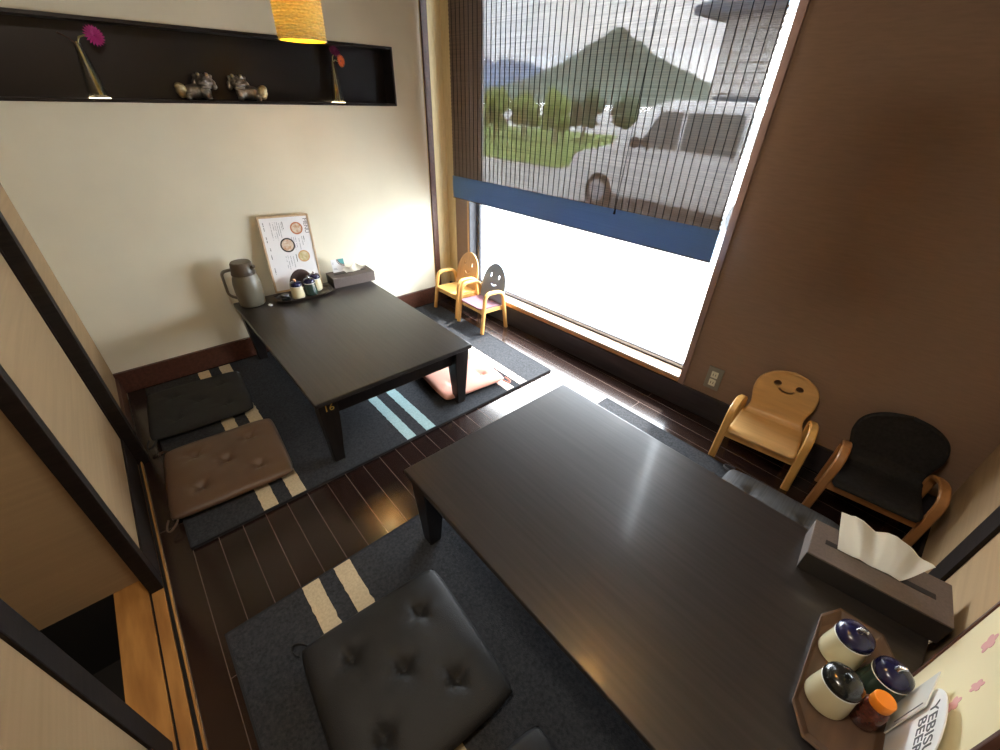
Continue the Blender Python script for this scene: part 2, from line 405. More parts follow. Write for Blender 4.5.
# near wall with sliding doors and the opening to the corridor
struct(MB().box(0, .66, -.12, 0, ZF-.06, ZC).build('wall_near', 'tan_paper'))
struct(MB().box(.02, .63, 0, .012, ZF, .085).build('baseboard_near', 'brown_wood'))
struct(MB().box(.625, .69, -.12, .038, ZF, ZC).build('trim_5', 'dark_wood', bevel=.003))
struct(MB().box(.66, XE, -.12, .0, 1.9, ZC).build('wall_near', 'tan_paper'))
struct(MB().box(.66, XE, -.12, .012, 1.84, 1.9).build('trim_6', 'dark_wood'))
def sliding_door(name, x0, x1, y1, th, sw):
    z0, z1 = .004, 1.84
    root = struct(MB().box(x0+sw, x1-sw, y1-th+.008, y1-.006, z0+.14, z1-.05).build(name, 'tan_paper'))
    MB().box(x0, x0+sw, y1-th, y1, z0, z1).build('stile', 'dark_wood', root, bevel=.003)
    MB().box(x1-sw, x1, y1-th, y1, z0, z1).build('stile', 'dark_wood', root, bevel=.003)
    MB().box(x0+sw, x1-sw, y1-th, y1, z0, z0+.14).build('rail', 'dark_wood', root, bevel=.003)
    MB().box(x0+sw, x1-sw, y1-th, y1, z1-.05, z1).build('rail', 'dark_wood', root, bevel=.003)
    return root
sliding_door('door_1', .648, 1.412, .0, .036, .045)
sliding_door('door_2', 1.885, XE-.01, -.045, .036, .062)
b = MB(); b.box(.69, XE, -.125, -.092, -.045, .002); b.box(.69, XE, -.092, -.040, -.045, .002)
struct(b.build('trim_7', 'amber_wood', bevel=.0015))
b = MB(); b.box(.69, XE, -.034, -.002, -.045, .0022); b.box(.69, XE, .009, .014, -.045, .003)
struct(b.build('trim_8', 'amber_wood', bevel=.0015))
struct(MB().box(.69, XE, -.04, .009, -.06, -.008).build('trim_9', 'void_black'))
struct(MB().box(-.35, XE+.3, -1.8, -.125, -.36, -.30).build('floor_corridor', 'void_black'))
struct(MB().box(1.20, 1.330, -1.65, -.045, .003, ZC).build('wall_corridor', 'tan_paper'))
struct(MB().box(1.20, 1.332, -1.65, -.126, -.30, .003).build('trim_10', 'void_black'))
struct(MB().box(-.1, XE+.3, -1.75, -1.65, -.36, ZC).build('wall_corridor_far', 'tan_paper'))

struct(MB().box(XE+.1, XE+.25, -1.75, 2.5, -.36, ZC).build('wall_corridor_end', 'tan_paper'))
struct(MB().box(-.3, -.22, -1.75, 2.5, -.36, ZC).build('wall_corridor_end', 'tan_paper'))
struct(MB().box(-.22, XE+.25, -.13, 0.014, -.36, -.06).build('trim_11', 'void_black'))
# ------------------------------------------------------------------ rugs
def rug(label, x0, x1, y0, y1, stripes):
    o = thing('striped_rug', label, 'rug', ((x0+x1)/2, (y0+y1)/2, ZF), 0)
    hx, hy = (x1-x0)/2, (y1-y0)/2; cy = (y0+y1)/2; t = -ZF
    def wav(x, y): return .0016*math.sin(9*y+3*x)*math.sin(4*x)
    def field(ya, yb, zt, xa=-hx+.006, xb=hx-.006):
        m = MB(); n = 24
        m.grid(lambda u, v: (xa+(xb-xa)*u, ya+(yb-ya)*v, zt), n, 2 if yb-ya < .2 else 20)
        return m
    m = MB().box(-hx+.005, hx-.005, -hy+.005, hy-.005, .0005, t); m.build('pile', 'rug_charcoal', o, bevel=.003)
    for ya, yb, mm in stripes:
        q = MB()
        def fn(u, v, ya=ya, yb=yb):
            e = .0035*noise.noise(Vector((u*60, (0 if v < .5 else 7), 3.1)))
            return (-hx+.006+(2*hx-.012)*u, ya-cy+(yb-ya)*v+(e if v in (0, 1) else 0), t+.0012)
        q.grid(fn, 120, 2)
        q.build('stripe', mm, o, solid=.0012)
    q = MB(); q.box(-hx, hx, -hy, -hy+.006, 0, t+.001); q.box(-hx, hx, hy-.006, hy, 0, t+.001); q.box(-hx, -hx+.006, -hy, hy, 0, t+.001); q.box(hx-.006, hx, -hy, hy, 0, t+.001)
    q.build('binding', 'rug_binding', o)
    return o
ST = [(.337, .391), (.443, .499)]
rug('charcoal rug with cream and pale blue stripes under the table by the cream wall', .05, 1.3016, .0918, 1.952, [(a, b_, 'rug_cream') for a, b_ in ST]+[(.970, 1.018, 'rug_teal'), (1.076, 1.128, 'rug_teal'), (1.603, 1.655, 'rug_pale'), (1.70, 1.752, 'rug_pale')])
rug('charcoal rug with two cream stripes under the nearest table', 1.6906, 2.985, .112, 1.985, [(a, b_, 'rug_cream') for a, b_ in ST])

# ------------------------------------------------------------------ low tables
H = .35
def low_table(label, x0, x1, y0, y1):
    o = thing('low_table', label, 'table', ((x0+x1)/2, (y0+y1)/2, 0), 0)
    hx, hy = (x1-x0)/2, (y1-y0)/2
    MB().box(-hx, hx, -hy, hy, H-.022, H).build('tabletop', 'table_wood', o, bevel=.005, seg=3)
    a = .042
    q = MB(); q.box(-hx+a+.05, hx-a-.05, -hy+a, -hy+a+.022, .245, .312); q.build('apron', 'table_leg_wood', o, bevel=.003)
    q = MB(); q.box(-hx+a+.05, hx-a-.05, hy-a-.022, hy-a, .245, .312); q.build('apron', 'table_leg_wood', o, bevel=.003)
    q = MB(); q.box(-hx+a, -hx+a+.022, -hy+a+.05, hy-a-.05, .245, .312); q.build('apron', 'table_leg_wood', o, bevel=.003)
    q = MB(); q.box(hx-a-.022, hx-a, -hy+a+.05, hy-a-.05, .245, .312); q.build('apron', 'table_leg_wood', o, bevel=.003)
    q = MB(); q.box(-hx+.1, hx-.1, -hy+.1, hy-.1, H-.034, H-.022); q.build('underside_board', 'table_leg_wood', o)
    for sx in (-1, 1):
        for sy in (-1, 1):
            X, Y = sx*(hx-.012), sy*(hy-.012); xi, yi = X-sx*.078, Y-sy*.078; xf, yf = sx*(hx-.030), sy*(hy-.028); xg, yg = xf-sx*.046, yf-sy*.046
            def ring(xa, xb, ya, yb, z): return [(min(xa,xb), min(ya,yb), z), (max(xa,xb), min(ya,yb), z), (max(xa,xb), max(ya,yb), z), (min(xa,xb), max(ya,yb), z)]
            m = MB(); m.hexa(ring(xf, xg, yf, yg, .0005), ring(X-sx*.004, xi, Y-sy*.004, yi, .24)); m.hexa(ring(X-sx*.004, xi, Y-sy*.004, yi, .24), ring(X, xi, Y, yi, H-.022))
            m.build('leg', 'table_leg_wood', o, bevel=.004)
    return o
t1 = low_table('dark brown low table against the cream wall with gold 16 on its leg', .045, 1.2533, .6245, 1.3937)
t2 = low_table('dark brown low table in the foreground reaching the right partition', 1.7616, 2.985, .7175, 1.4894)
hx, hy = (1.2533-.045)/2, (1.3937-.6245)/2
n = text_mesh('table_number', '16', .044, 'gold', t1, .0008, T(hx-.0120, -hy+.052, .303) @ RZ(R(90)) @ RX(R(90)))
n['label'] = 'small gold numeral 16'

# ------------------------------------------------------------------ floor cushions
def cushion(label, cx, cy, rz, w, d, th, m, ties=((-1, -1), (-1, 1)), tuft=True, seed=1, z=0., group=None, tilt=(0, 0)):
    o = thing('floor_cushion', label, 'cushion', (cx, cy, z), rz, group); o.rotation_euler = (tilt[0], tilt[1], rz)
    N = 46
    tl = [(0, 0), (-.48, -.48), (.48, -.48), (-.48, .48), (.48, .48)] if tuft else []
    def sq(u, v):
        # rounded-square mapping
        x, y = 2*u-1, 2*v-1
        return x, y
    def edge(a): return (1-abs(a)**7)**.5 if abs(a) < 1 else 0
    def top(u, v, s):
        x, y = sq(u, v)
        corner = 1-.045*(abs(x)*abs(y))**6
        e = max(edge(x)*edge(y), 0)
        crown = .72+.28*(1-x*x)*(1-y*y)
        h = th/2*e*crown
        dim = 0
        for tx, ty in tl:
            r2 = ((x-tx)*w/2)**2+((y-ty)*d/2)**2
            ang = math.atan2(y-ty, x-tx)
            dim += .34*th*math.exp(-r2/(.020**2)) + .12*th*math.exp(-r2/(.055**2))*(1+.5*math.cos(4*ang+seed))
        nz = .0035*noise.noise(Vector((x*2.5, y*2.5, seed*3.3)))*e
        zz = th/2+s*(h-(dim*e if s > 0 else 0))+nz
        return (x*w/2*corner, y*d/2*corner, max(zz, .0008))
    q = MB(); q.grid(lambda u, v: top(u, v, 1), N, N); q.grid(lambda u, v: top(u, v, -1), N, N)
    cover = q.build('cover', m, o, smooth=60)
    bm = bmesh.new(); bm.from_mesh(cover.data); bmesh.ops.remove_doubles(bm, verts=bm.verts, dist=.0004); bmesh.ops.recalc_face_normals(bm, faces=bm.faces); bm.to_mesh(cover.data); bm.free()
    for tx, ty in tl:
        zz = top((tx+1)/2, (ty+1)/2, 1)[2]
        MB().lathe([(.0005, .004), (.006, .0035), (.0085, .001), (.0085, -.001)][::-1], 14, T(tx*w/2, ty*d/2, zz+.001)).build('button', m, o, smooth=50)
    for sx, sy in ties:
        p = Vector((sx*w*.475, sy*d*.475, th*.5)); dv = Vector((sx, sy*.55, 0)).normalized(); pv = Vector((-dv.y, dv.x, 0))
        pts = [p+dv*(.042*math.sin(PI*k/12))+pv*(.016*math.cos(PI*k/12)) + Vector((0, 0, -.014*math.sin(PI*k/12))) for k in range(13)]
        MB().tube(pts, .003, 8, sec=(.010, .003)).build('tie', m, o, smooth=40)
    return o
cushion('flat charcoal cloth floor cushion on the striped rug, farthest back by the cream wall', .415, .292, R(-4), .43, .43, .055, 'cloth_charcoal', ties=((1, -1),), seed=2, z=.0015)
cushion('brown leather tufted floor cushion on the striped rug near the sliding door', .965, .295, R(-4), .44, .44, .06, 'leather_brown', ties=((1, -1), (-1, -1)), seed=3, z=.0015)
cushion('pink floor cushion on the window side under the table by the cream wall', 1.015, 1.475, R(-6), .40, .39, .055, 'cloth_pink', ties=((1, 1),), seed=4, z=.0015)
cushion('large black leather tufted floor cushion on the foreground rug', 2.135, .466, R(-4), .45, .44, .07, 'leather_black', ties=((-1, -1), (1, -1)), seed=5, z=.0015)
cushion('black leather floor cushion cut off by the bottom edge of the photo', 2.648, .433, R(-6), .44, .43, .07, 'leather_black', ties=((1, -1),), seed=6, z=.0015)
cushion('grey ribbed floor cushion peeking out behind the foreground table on the window side', 2.595, 1.762, R(3), .42, .40, .065, 'cloth_grey', ties=((-1, 1),), seed=7, z=.0015)

# ------------------------------------------------------------------ children's chairs
def path_round(pts, rad, n=6):
    # polyline with rounded corners
    P = [Vector(p) for p in pts]; out = [P[0]]
    for i in range(1, len(P)-1):
        a, b_, c = P[i-1], P[i], P[i+1]
        r1 = min(rad, (a-b_).length*.48, (c-b_).length*.48)
        s0, s1 = b_+(a-b_).normalized()*r1, b_+(c-b_).normalized()*r1
        for k in range(n+1):
            u = k/n; out.append((1-u)**2*s0+2*u*(1-u)*b_+u*u*s1)
    out.append(P[-1]); return out
def loop_chair(label, x, y, rz, seat_m, back_m, wood):
    o = thing('child_chair', label, 'chair', (x, y, ZF), rz)
    zf = 0.0005
    for s in (-1, 1):
        pts = path_round([(s*.131, -.112, zf), (s*.123, -.094, .280), (s*.123, .060, .275), (s*.131, .110, zf)], .05)
        MB().tube(pts, 0, sec=(.026, .022), up=(1, 0, 0)).build('side_frame', wood, o, smooth=40)
    MB().box(-.113, .113, -.098, -.080, .130, .164).build('front_rail', wood, o, bevel=.004)
    MB().box(-.113, .113, .062, .078, .130, .164).build('rear_rail', wood, o, bevel=.004)
    for s in (-1, 1): MB().box(s*.106-.008, s*.106+.008, -.08, .062, .136, .164).build('side_rail', wood, o, bevel=.003)
    def rr_(w, y0, y1, r):
        p = []
        for cx, cy, a0 in ((w-r, y0+r, -90), (w-.02, y1-.02, 0), (-w+.02, y1-.02, 90), (-w+r, y0+r, 180)):
            q = r if cy < 0 else .02
            for k in range(7): a = R(a0+15*k); p.append((cx+q*math.cos(a), cy+q*math.sin(a)))
        return p
    MB().prism(rr_(.111, -.122, .085, .032), .165, .177).build('seat', seat_m, o, bevel=.004)
    W, zt, z0 = .114, .268, .0
    out = [(-W*.93, z0), (W*.93, z0)]
    out = [(-W*.92, 0), (W*.92, 0), (W, .06)] + [(W*math.cos(PI*k/24), .115+(zt-.115)*math.sin(PI*k/24)) for k in range(25)] + [(-W, .06)]
    holes = [ellipse(-.040, .186, .0105, .018), ellipse(.040, .186, .0105, .018),
             [( .036*math.cos(R(200+140*k/14)), .142+.030*math.sin(R(200+140*k/14))) for k in range(15)] + [(.026*math.cos(R(335-130*k/14)), .142+.014*math.sin(R(335-130*k/14))) for k in range(15)]]
    bk = curve_plate('backrest', [out]+holes, .011, back_m, o, .003)
    o.rotation_euler = (-.062, 0, rz); o.location = (x, y, ZF+.0068)
    bk.location = (0, .064, .155); bk.rotation_euler = (R(-11), 0, 0)
    return o
loop_chair('yellow child chair with tan smiling back in the corner beside the window', .258, 2.024, R(2), 'oak_seat', 'oak_back', 'oak_yellow')
loop_chair('child chair with mauve seat and slate blue smiling back in front of the window', .563, 2.018, R(1), 'seat_mauve', 'back_slate', 'oak_yellow')

def shell_chair(label, x, y, rz, shell_m, wood, face, waist=1., top=.121, pad=.010):
    o = thing('child_armchair', label, 'chair', (x, y, ZF), rz)
    zf = .0005
    for s in (-1, 1):
        pts = path_round([(s*.152, -.100, zf), (s*.143, -.132, .288), (s*.140, -.055, .312), (s*.134, .062, .262), (s*.138, .098, zf)], .042)
        MB().tube(pts, 0, sec=(.030, .017), up=(1, 0, 0)).build('side_frame', wood, o, smooth=40)
    MB().box(-.133, .133, -.122, -.104, .142, .182).build('front_rail', wood, o, bevel=.004)
    MB().box(-.125, .125, .060, .076, .130, .165).build('rear_rail', wood, o, bevel=.004)
    prof = [(-.146, .186), (-.142, .194), (-.125, .198), (-.05, .192), (.02, .187), (.055, .192), (.078, .210), (.090, .238), (.100, .285), (.110, .335), (.120, .385), (.126, .418)]
    # arc-length resample
    def P(t):
        L = [0]
        for i in range(1, len(prof)): L.append(L[-1]+math.dist(prof[i-1], prof[i]))
        d = t*L[-1]
        for i in range(1, len(prof)):
            if d <= L[i] or i == len(prof)-1:
                u = (d-L[i-1])/(L[i]-L[i-1]); return (prof[i-1][0]+u*(prof[i][0]-prof[i-1][0]), prof[i-1][1]+u*(prof[i][1]-prof[i-1][1]))
    def hw(t):
        if t < .05: return .118+.012*math.sin(t/.05*PI/2)
        if t < .42: return .130-.004*(t-.05)/.37
        if t < .58:
            u = (t-.42)/.16; return .126-.019*waist*(3*u*u-2*u**3)
        if t < .76:
            u = (t-.58)/.18; return .126-.019*waist+(top-.126+.019*waist)*(3*u*u-2*u**3)
        u = (t-.76)/.24; return top*max(1-u**2.8, 0)**.5
    q = MB()
    def fn(u, v):
        t = 1-(1-v)**1.25; a = 2*u-1; yy, zz = P(t); return (a*hw(t), yy-.010*a*a*(t > .5)*min((t-.5)*4, 1), zz)
    q.grid(fn, 24, 64)
    sh = q.build('seat_shell', shell_m, o, smooth=50)
    md = sh.modifiers.new('s', 'SOLIDIFY'); md.thickness = pad; md.offset = 0
    if face:
        c = MB()
        for sx in (-1, 1): c.prism(ellipse(sx*.042, .0, .015, .013), -.06, .06, T(0, .118, .358) @ RX(R(90)))
        sm = [(.034*math.cos(R(195+150*k/14)), .040*math.sin(R(195+150*k/14))) for k in range(15)] + [(.027*math.cos(R(340-140*k/14)), .022*math.sin(R(340-140*k/14))) for k in range(15)]
        c.prism([(x_, y_*.62) for x_, y_ in sm], -.06, .06, T(0, .112, .345) @ RX(R(90)))
        cut = c.build('tmp_cut', wood); cut.parent = o
        bo = sh.modifiers.new('b', 'BOOLEAN'); bo.object = cut; bo.operation = 'DIFFERENCE'; bo.solver = 'EXACT'
        bpy.context.view_layer.update(); apply_mods(sh); bpy.data.objects.remove(cut)
    else:
        bpy.context.view_layer.update(); apply_mods(sh)
    bv = sh.data
    return o
shell_chair('natural plywood child armchair with smiling back below the outlet', 2.408, 2.138, R(8), 'natural_ply', 'oak_yellow', True)
shell_chair('black padded child armchair with orange wood arms in the right corner', 2.804, 2.145, R(7), 'chair_black', 'orange_wood', False, .15, .138, .020)

# ------------------------------------------------------------------ wall socket
o = thing('wall_outlet', 'small wall outlet with ivory sockets on the brown wall beside the window', 'outlet', tuple(MW @ Vector((wl(2.09), 0, .222))), ANG)
MB().box(-.036, .036, -.008, 0, -.060, .060).build('cover_plate', 'plate_grey', o, bevel=.003)
for dz in (-.022, .022):
    s_o = MB().box(-.016, .016, -.011, -.006, dz-.018, dz+.018).build('socket', 'ivory', o, bevel=.003)
    q = MB(); q.box(-.007, -.0045, -.0113, -.0105, dz-.006, dz+.007); q.box(.0045, .007, -.0113, -.0105, dz-.006, dz+.007); q.build('slot', 'face_dark', s_o)

# ------------------------------------------------------------------ roller blind
bx0, bx1 = wl(.150), wl(1.925); BYL = -.062
o = thing('slatted_blind', 'dark slatted bamboo blind hanging over most of the window', 'blind', tuple(MW @ Vector(((bx0+bx1)/2, BYL, ZC-.02))), ANG)
ZB = .776; ZH = .912; hz = ZC-.02
hw_ = (bx1-bx0)/2
PITCHS, SLH = .0052, .0051
q = MB(); k = 0; z = ZH
while z < ZC-.06:
    jx = .002*math.sin(k*1.7)
    q.box(-hw_+jx+.004, hw_+jx-.004, -.0005, .0005, z-hz, z+SLH-hz); z += PITCHS; k += 1
q.build('slats', 'slat_thin', o)
q = MB(); z = ZB+.004; k = 0
while z < ZH:
    jx = .002*math.sin(k*2.3)
    q.box(-hw_+jx, hw_+jx, -.0045, -.0037, z-hz, z+.0049-hz); q.box(-hw_+jx, hw_+jx, .0030, .0038, z+.0021-hz, z+.0070-hz); z += .0052; k += 1
h_o = q.build('hem', 'slat_blue_glare', o); h_o['label'] = 'folded bottom band tinted with blue window glare'
q = MB(); xs = -hw_+.03
while xs < hw_-.01:
    q.box(xs-.0012, xs+.0012, -.0022, .0022, ZH-.03-hz, -.04); xs += .0362
q.build('warp_cords', 'cord_dark', o)
MB().box(-hw_, hw_, -.006, .006, ZB-hz, ZB+.006-hz).build('bottom_bar', 'slat', o, bevel=.002)
MB().box(-hw_, hw_, -.02, .02, -.04, .02).build('head_rail', 'dark_wood', o, bevel=.003)
q = MB(); q.tube([(.42, -.012, -.04), (.425, -.014, -.6), (.40, -.016, -1.1), (.385, -.016, -1.36)], .0016, 6); q.tube([(.385, -.016, -1.36), (.383, -.016, -1.385)], [.004, .006], 8)
q.build('pull_cord', 'cord_dark', o)

# ------------------------------------------------------------------ pendant lamps
def pendant(label, x, y, zb, bm_='bulb_glow'):
    o = thing('pendant_lamp', label, 'lamp', (x, y, zb), 0)
    r, h = .092, .27
    prof = []
    for k in range(0, 109):
        z_ = h*k/108; prof.append((r+.0022*math.sin(k*PI/2), z_))
    inner = [(r-.006, h), (r-.006, .0)]
    q = MB(); n_ = 72; v = []; f = []
    pr = prof+inner
    for i, (ra, z_) in enumerate(pr):
        for j in range(n_):
            a = 2*PI*j/n_; w_ = .0016*math.sin(j*PI/1.5+(i//4 % 2)*PI) if i < len(prof) else 0
            v.append(((ra+w_)*math.cos(a), (ra+w_)*math.sin(a), z_))
    for i in range(len(pr)-1):
        for j in range(n_): f.append((i*n_+j, i*n_+(j+1)%n_, (i+1)*n_+(j+1)%n_, (i+1)*n_+j))
    i = len(pr)-1
    for j in range(n_): f.append((i*n_+j, i*n_+(j+1)%n_, (j+1)%n_, j))
    q.cur = 0; nf = len(prof)-1
    q.add(v, f[:nf*n_]); 
    q.f += f[nf*n_:]; q.mi += [1]*(len(f)-nf*n_)
    q.build('lamp_shade', ['lamp_weave', 'lamp_lining'], o, smooth=50)
    MB().lathe([(.0005, .165), (r-.008, .165), (r-.008, .167), (.0005, .167)], 32).build('reflector', 'lamp_lining', o)
    MB().ball((0, 0, .085), (.030, .030, .034), 20).build('light_bulb', bm_, o, smooth=60)
    MB().lathe([(r-.012, h-.012), (r-.0065, h-.012), (r-.0065, h-.004), (r-.012, h-.004)], 48, cap=False).build('shade_ring', 'steel', o)
    q = MB()
    for a in (0, 2*PI/3, 4*PI/3): q.tube([(0, 0, h-.008), ((r-.008)*math.cos(a), (r-.008)*math.sin(a), h-.008)], .002, 6)
    q.lathe([(.016, h-.07), (.016, h)], 16); q.build('lamp_holder', 'cap_black', o)
    MB().tube([(0, 0, h), (0, 0, ZC-zb-.02)], .003, 8).build('cord', 'cap_black', o)
    MB().lathe([(.045, ZC-zb-.022), (.045, ZC-zb)], 24).build('ceiling_canopy', 'cap_black', o, bevel=.003)
    return o
pendant('yellow woven drum pendant lamp hanging over the table by the cream wall', .47, 1.135, 1.530)
pendant('yellow woven drum pendant lamp hanging above the foreground table', 2.34, 1.19, 1.60, 'bulb_strong')

# ------------------------------------------------------------------ things on the far table
# jug
o = thing('water_jug', 'smoky brown plastic water jug at the left end of the far table', 'jug', (.118, .712, H), R(0))
body = [(.002, .001), (.058, .001), (.064, .006), (.067, .03), (.0695, .09), (.0685, .13), (.062, .160), (.056, .172), (.056, .178)]
MB().lathe(body, 40).build('body', 'jug_body', o, smooth=35)
MB().lathe([(.057, .178), (.0585, .182), (.0575, .195), (.052, .235), (.047, .242), (.002, .244)], 40).build('lid', 'jug_lid', o, smooth=35)
MB().lathe([(.0592, .1755), (.0605, .178), (.0605, .183), (.0592, .185)], 40, cap=False).build('collar', 'jug_lid', o)
hd = path_round([(-.010, -.050, .205), (-.016, -.100, .200), (-.016, -.100, .070), (-.010, -.060, .045)], .035)
MB().tube(hd, 0, sec=(.022, .012), up=(1, 0, 0)).build('handle', 'jug_body', o, smooth=40)
q = MB(); q.tube([(.03, .03, .20), (.052, .048, .222)], [.012, .010], 10); q.build('spout', 'jug_lid', o, smooth=40)
o = MB().box(-.010, .010, -.007, .007, 0, .010).build('paper_tag', 'paper_white', bevel=.002, loc=(.205, .778, H), rot=(0, 0, R(25))); tag(o, 'tiny white tab on the far table beside the water jug', 'tag')

# menu board leaning on the wall
WB, HB = .276, .418
Mm = T(.094, .980, H+.0005) @ RZ(R(90)) @ RX(R(-10.5)) @ RY(R(-3.5))
# local board frame: x to the right (+y world), z up, -y toward the viewer
o = thing('menu_board', 'white framed menu with bowl pictures leaning on the cream wall', 'menu')
o.matrix_world = T(.088, .983, H+.0105) @ RZ(R(90)) @ RX(R(-9.0)) @ RY(R(3.0))
b = MB(); fw = .010
b.box(-WB/2, -WB/2+fw, -.007, .005, 0, HB); b.box(WB/2-fw, WB/2, -.007, .005, 0, HB); b.box(-WB/2+fw, WB/2-fw, -.007, .005, 0, fw); b.box(-WB/2+fw, WB/2-fw, -.007, .005, HB-fw, HB)
b.build('frame', 'frame_pine', o, bevel=.002)
def printed_sheet(x0, x1, z0, z1, cols, nx, nz, seed, parent):
    # sheet whose front face is one grid; the cells of the printed lines carry ink
    q = MB(); rnd = random.Random(seed); g = {}
    for (cx_, za, zb, mi_) in cols:
        c0 = int((cx_-x0)/(x1-x0)*nx); on = 0
        for k in range(nz):
            zz = z1-(k+.5)*(z1-z0)/nz
            if za <= zz <= zb:
                on = rnd.random() < (.8 if on else .6)
                if on: g[(c0, k)] = mi_
    def fnx(i, k): return (x0+(x1-x0)*i/nx, -.003, z1-(z1-z0)*k/nz)
    for k in range(nz+1):
        for i in range(nx+1): q.v.append(fnx(i, k))
    for k in range(nz):
        for i in range(nx):
            a = k*(nx+1)+i; q.f.append((a, a+1, a+nx+2, a+nx+1)); q.mi.append(g.get((i, k), 0))
    q.cur = 0; q.box(x0, x1, -.0029, .003, z0, z1)
    return q.build('sheet', ['paper_white', 'ink_grey', 'ink'], parent)
cols = [(x_, a_, b_, 1) for x_, a_, b_ in [(-.075, .29, .385), (-.064, .30, .385), (-.053, .29, .385), (-.042, .31, .385), (-.031, .30, .385), (-.020, .33, .385), (.02, .24, .30), (.031, .225, .30), (.042, .24, .30), (.06, .225, .29), (.075, .25, .30), (-.035, .13, .20), (-.022, .12, .20), (-.009, .14, .20), (.004, .13, .20)]]
cols += [(x_, a_, b_, 2) for x_, a_, b_ in [(-.112, .34, .385), (-.112, .28, .31), (-.106, .235, .26), (-.108, .19, .215), (-.110, .10, .14), (-.012, .345, .385), (.088, .27, .30), (.022, .16, .205)]]
printed_sheet(-WB/2+fw, WB/2-fw, fw, HB-fw, cols, 72, 140, 3, o)
def disc(name, x, z, r, m, y=-.0036, sq_=1.):
    q = MB(); q.prism(ellipse(0, 0, r, r*sq_, 28), 0, .0005, T(x, y, z) @ RX(R(90))); return q.build(name, m, o)
disc('bowl_picture', .058, .345, .034, 'bowl_red'); disc('bowl_picture', .058, .345, .027, 'soup_cream', -.0042)
disc('bowl_picture', -.010, .258, .040, 'bowl_black'); disc('bowl_picture', -.010, .258, .032, 'soup_cream', -.0042)
disc('bowl_picture', .066, .188, .033, 'bowl_tan'); disc('bowl_picture', .066, .188, .027, 'soup_green', -.0042)
q = MB(); q.prism([(.075*math.cos(PI*k/20), .105*math.sin(PI*k/20)) for k in range(21)], 0, .0005, T(.020, -.0036, .012) @ RX(R(90))); q.build('bowl_picture', 'print_brown', o)
text_mesh('title', 'MENU', .030, 'ink', o, .0003, T(.112, -.0036, .355) @ RX(R(90)) @ RZ(R(-90)))

# serving tray
def tray(label, cx, cy, rz, lx, ly, m):
    o = thing('condiment_tray', label, 'tray', (cx, cy, H), rz)
    def outl(s):
        c = .30
        return [(-lx*s, -ly*(s)+ly*c), (-lx*s+lx*c*1.4, -ly*s), (lx*s-lx*c*1.4, -ly*s), (lx*s, -ly*s+ly*c), (lx*s, ly*s-ly*c), (lx*s-lx*c*1.4, ly*s), (-lx*s+lx*c*1.4, ly*s), (-lx*s, ly*s-ly*c)]
    n_ = 8; v = []; f = []
    rings = [(outl(.86), .0005), (outl(1.0), .016), (outl(.965), .017), (outl(.86), .0055)]
    for pts, z_ in rings: v += [(x, y, z_) for x, y in pts]
    for i in range(3):
        for k in range(n_): f.append((i*n_+k, i*n_+(k+1)%n_, (i+1)*n_+(k+1)%n_, (i+1)*n_+k))
    f.append(tuple(reversed(range(n_)))); f.append(tuple(3*n_+k for k in range(n_)))
    MB().add(v, f).build('tray_body', m, o, bevel=.0015)
    return o
def soy_pot(label, cx, cy, z, rz, body_m, cap_m, spout_m, s=1., band=True, group=None):
    o = thing('sauce_dispenser', label, 'sauce bottle', (cx, cy, z), rz, group)
    k = s
    MB().lathe([(.002, .0005), (.034*k, .0005), (.037*k, .004), (.037*k, .02*k), (.033*k, .060*k), (.031*k, .072*k), (.002, .072*k)], 36).build('body', body_m, o, smooth=35)
    if band: MB().lathe([(.0318*k, .070*k), (.0335*k, .0725*k), (.0318*k, .075*k)], 36, cap=False).build('rim', 'ceramic_white', o, smooth=40)
    MB().lathe([(.0322*k, .0735*k), (.0335*k, .078*k), (.032*k, .089*k), (.024*k, .097*k), (.010*k, .100*k), (.001, .1005*k)], 36).build('cap', cap_m, o, smooth=40)
    MB().tube([(0, 0, .099*k), (0, 0, .108*k), (.010*k, 0, .114*k)], [.007*k, .0055*k, .0035*k], 10).build('spout', spout_m, o, smooth=40)
    return o
tray('dark octagonal wooden tray holding sauce bottles in front of the far menu',   .174, .978, R(-3), .073, .165, 'tray_dark')
zt = H+.006
soy_pot('cream sauce bottle with navy cap and copper spout on the far tray', .196, .938, zt, R(-60), 'ceramic_cream', 'cap_navy', 'copper', .98)
soy_pot('dark green sauce bottle with navy cap on the far tray',   .192, 1.014, zt, R(-30), 'soy_green', 'cap_navy', 'steel', 1.0)
soy_pot('cream sauce bottle behind the dark green one on the far tray',   .137, 1.066, zt, R(-30), 'ceramic_cream', 'cap_navy', 'steel', .98)
o = thing('spice_jar', 'small round black jar at the left of the far tray', 'jar', (  .200, .868, zt), 0)
MB().lathe([(.002, .0005), (.022, .0005), (.025, .006), (.025, .024), (.022, .027), (.002, .027)], 28).build('jar_body', 'cap_black', o, smooth=35)
MB().lathe([(.024, .0275), (.0255, .030), (.0245, .036), (.012, .039), (.001, .0395)], 28).build('lid', 'cap_black', o, smooth=35)

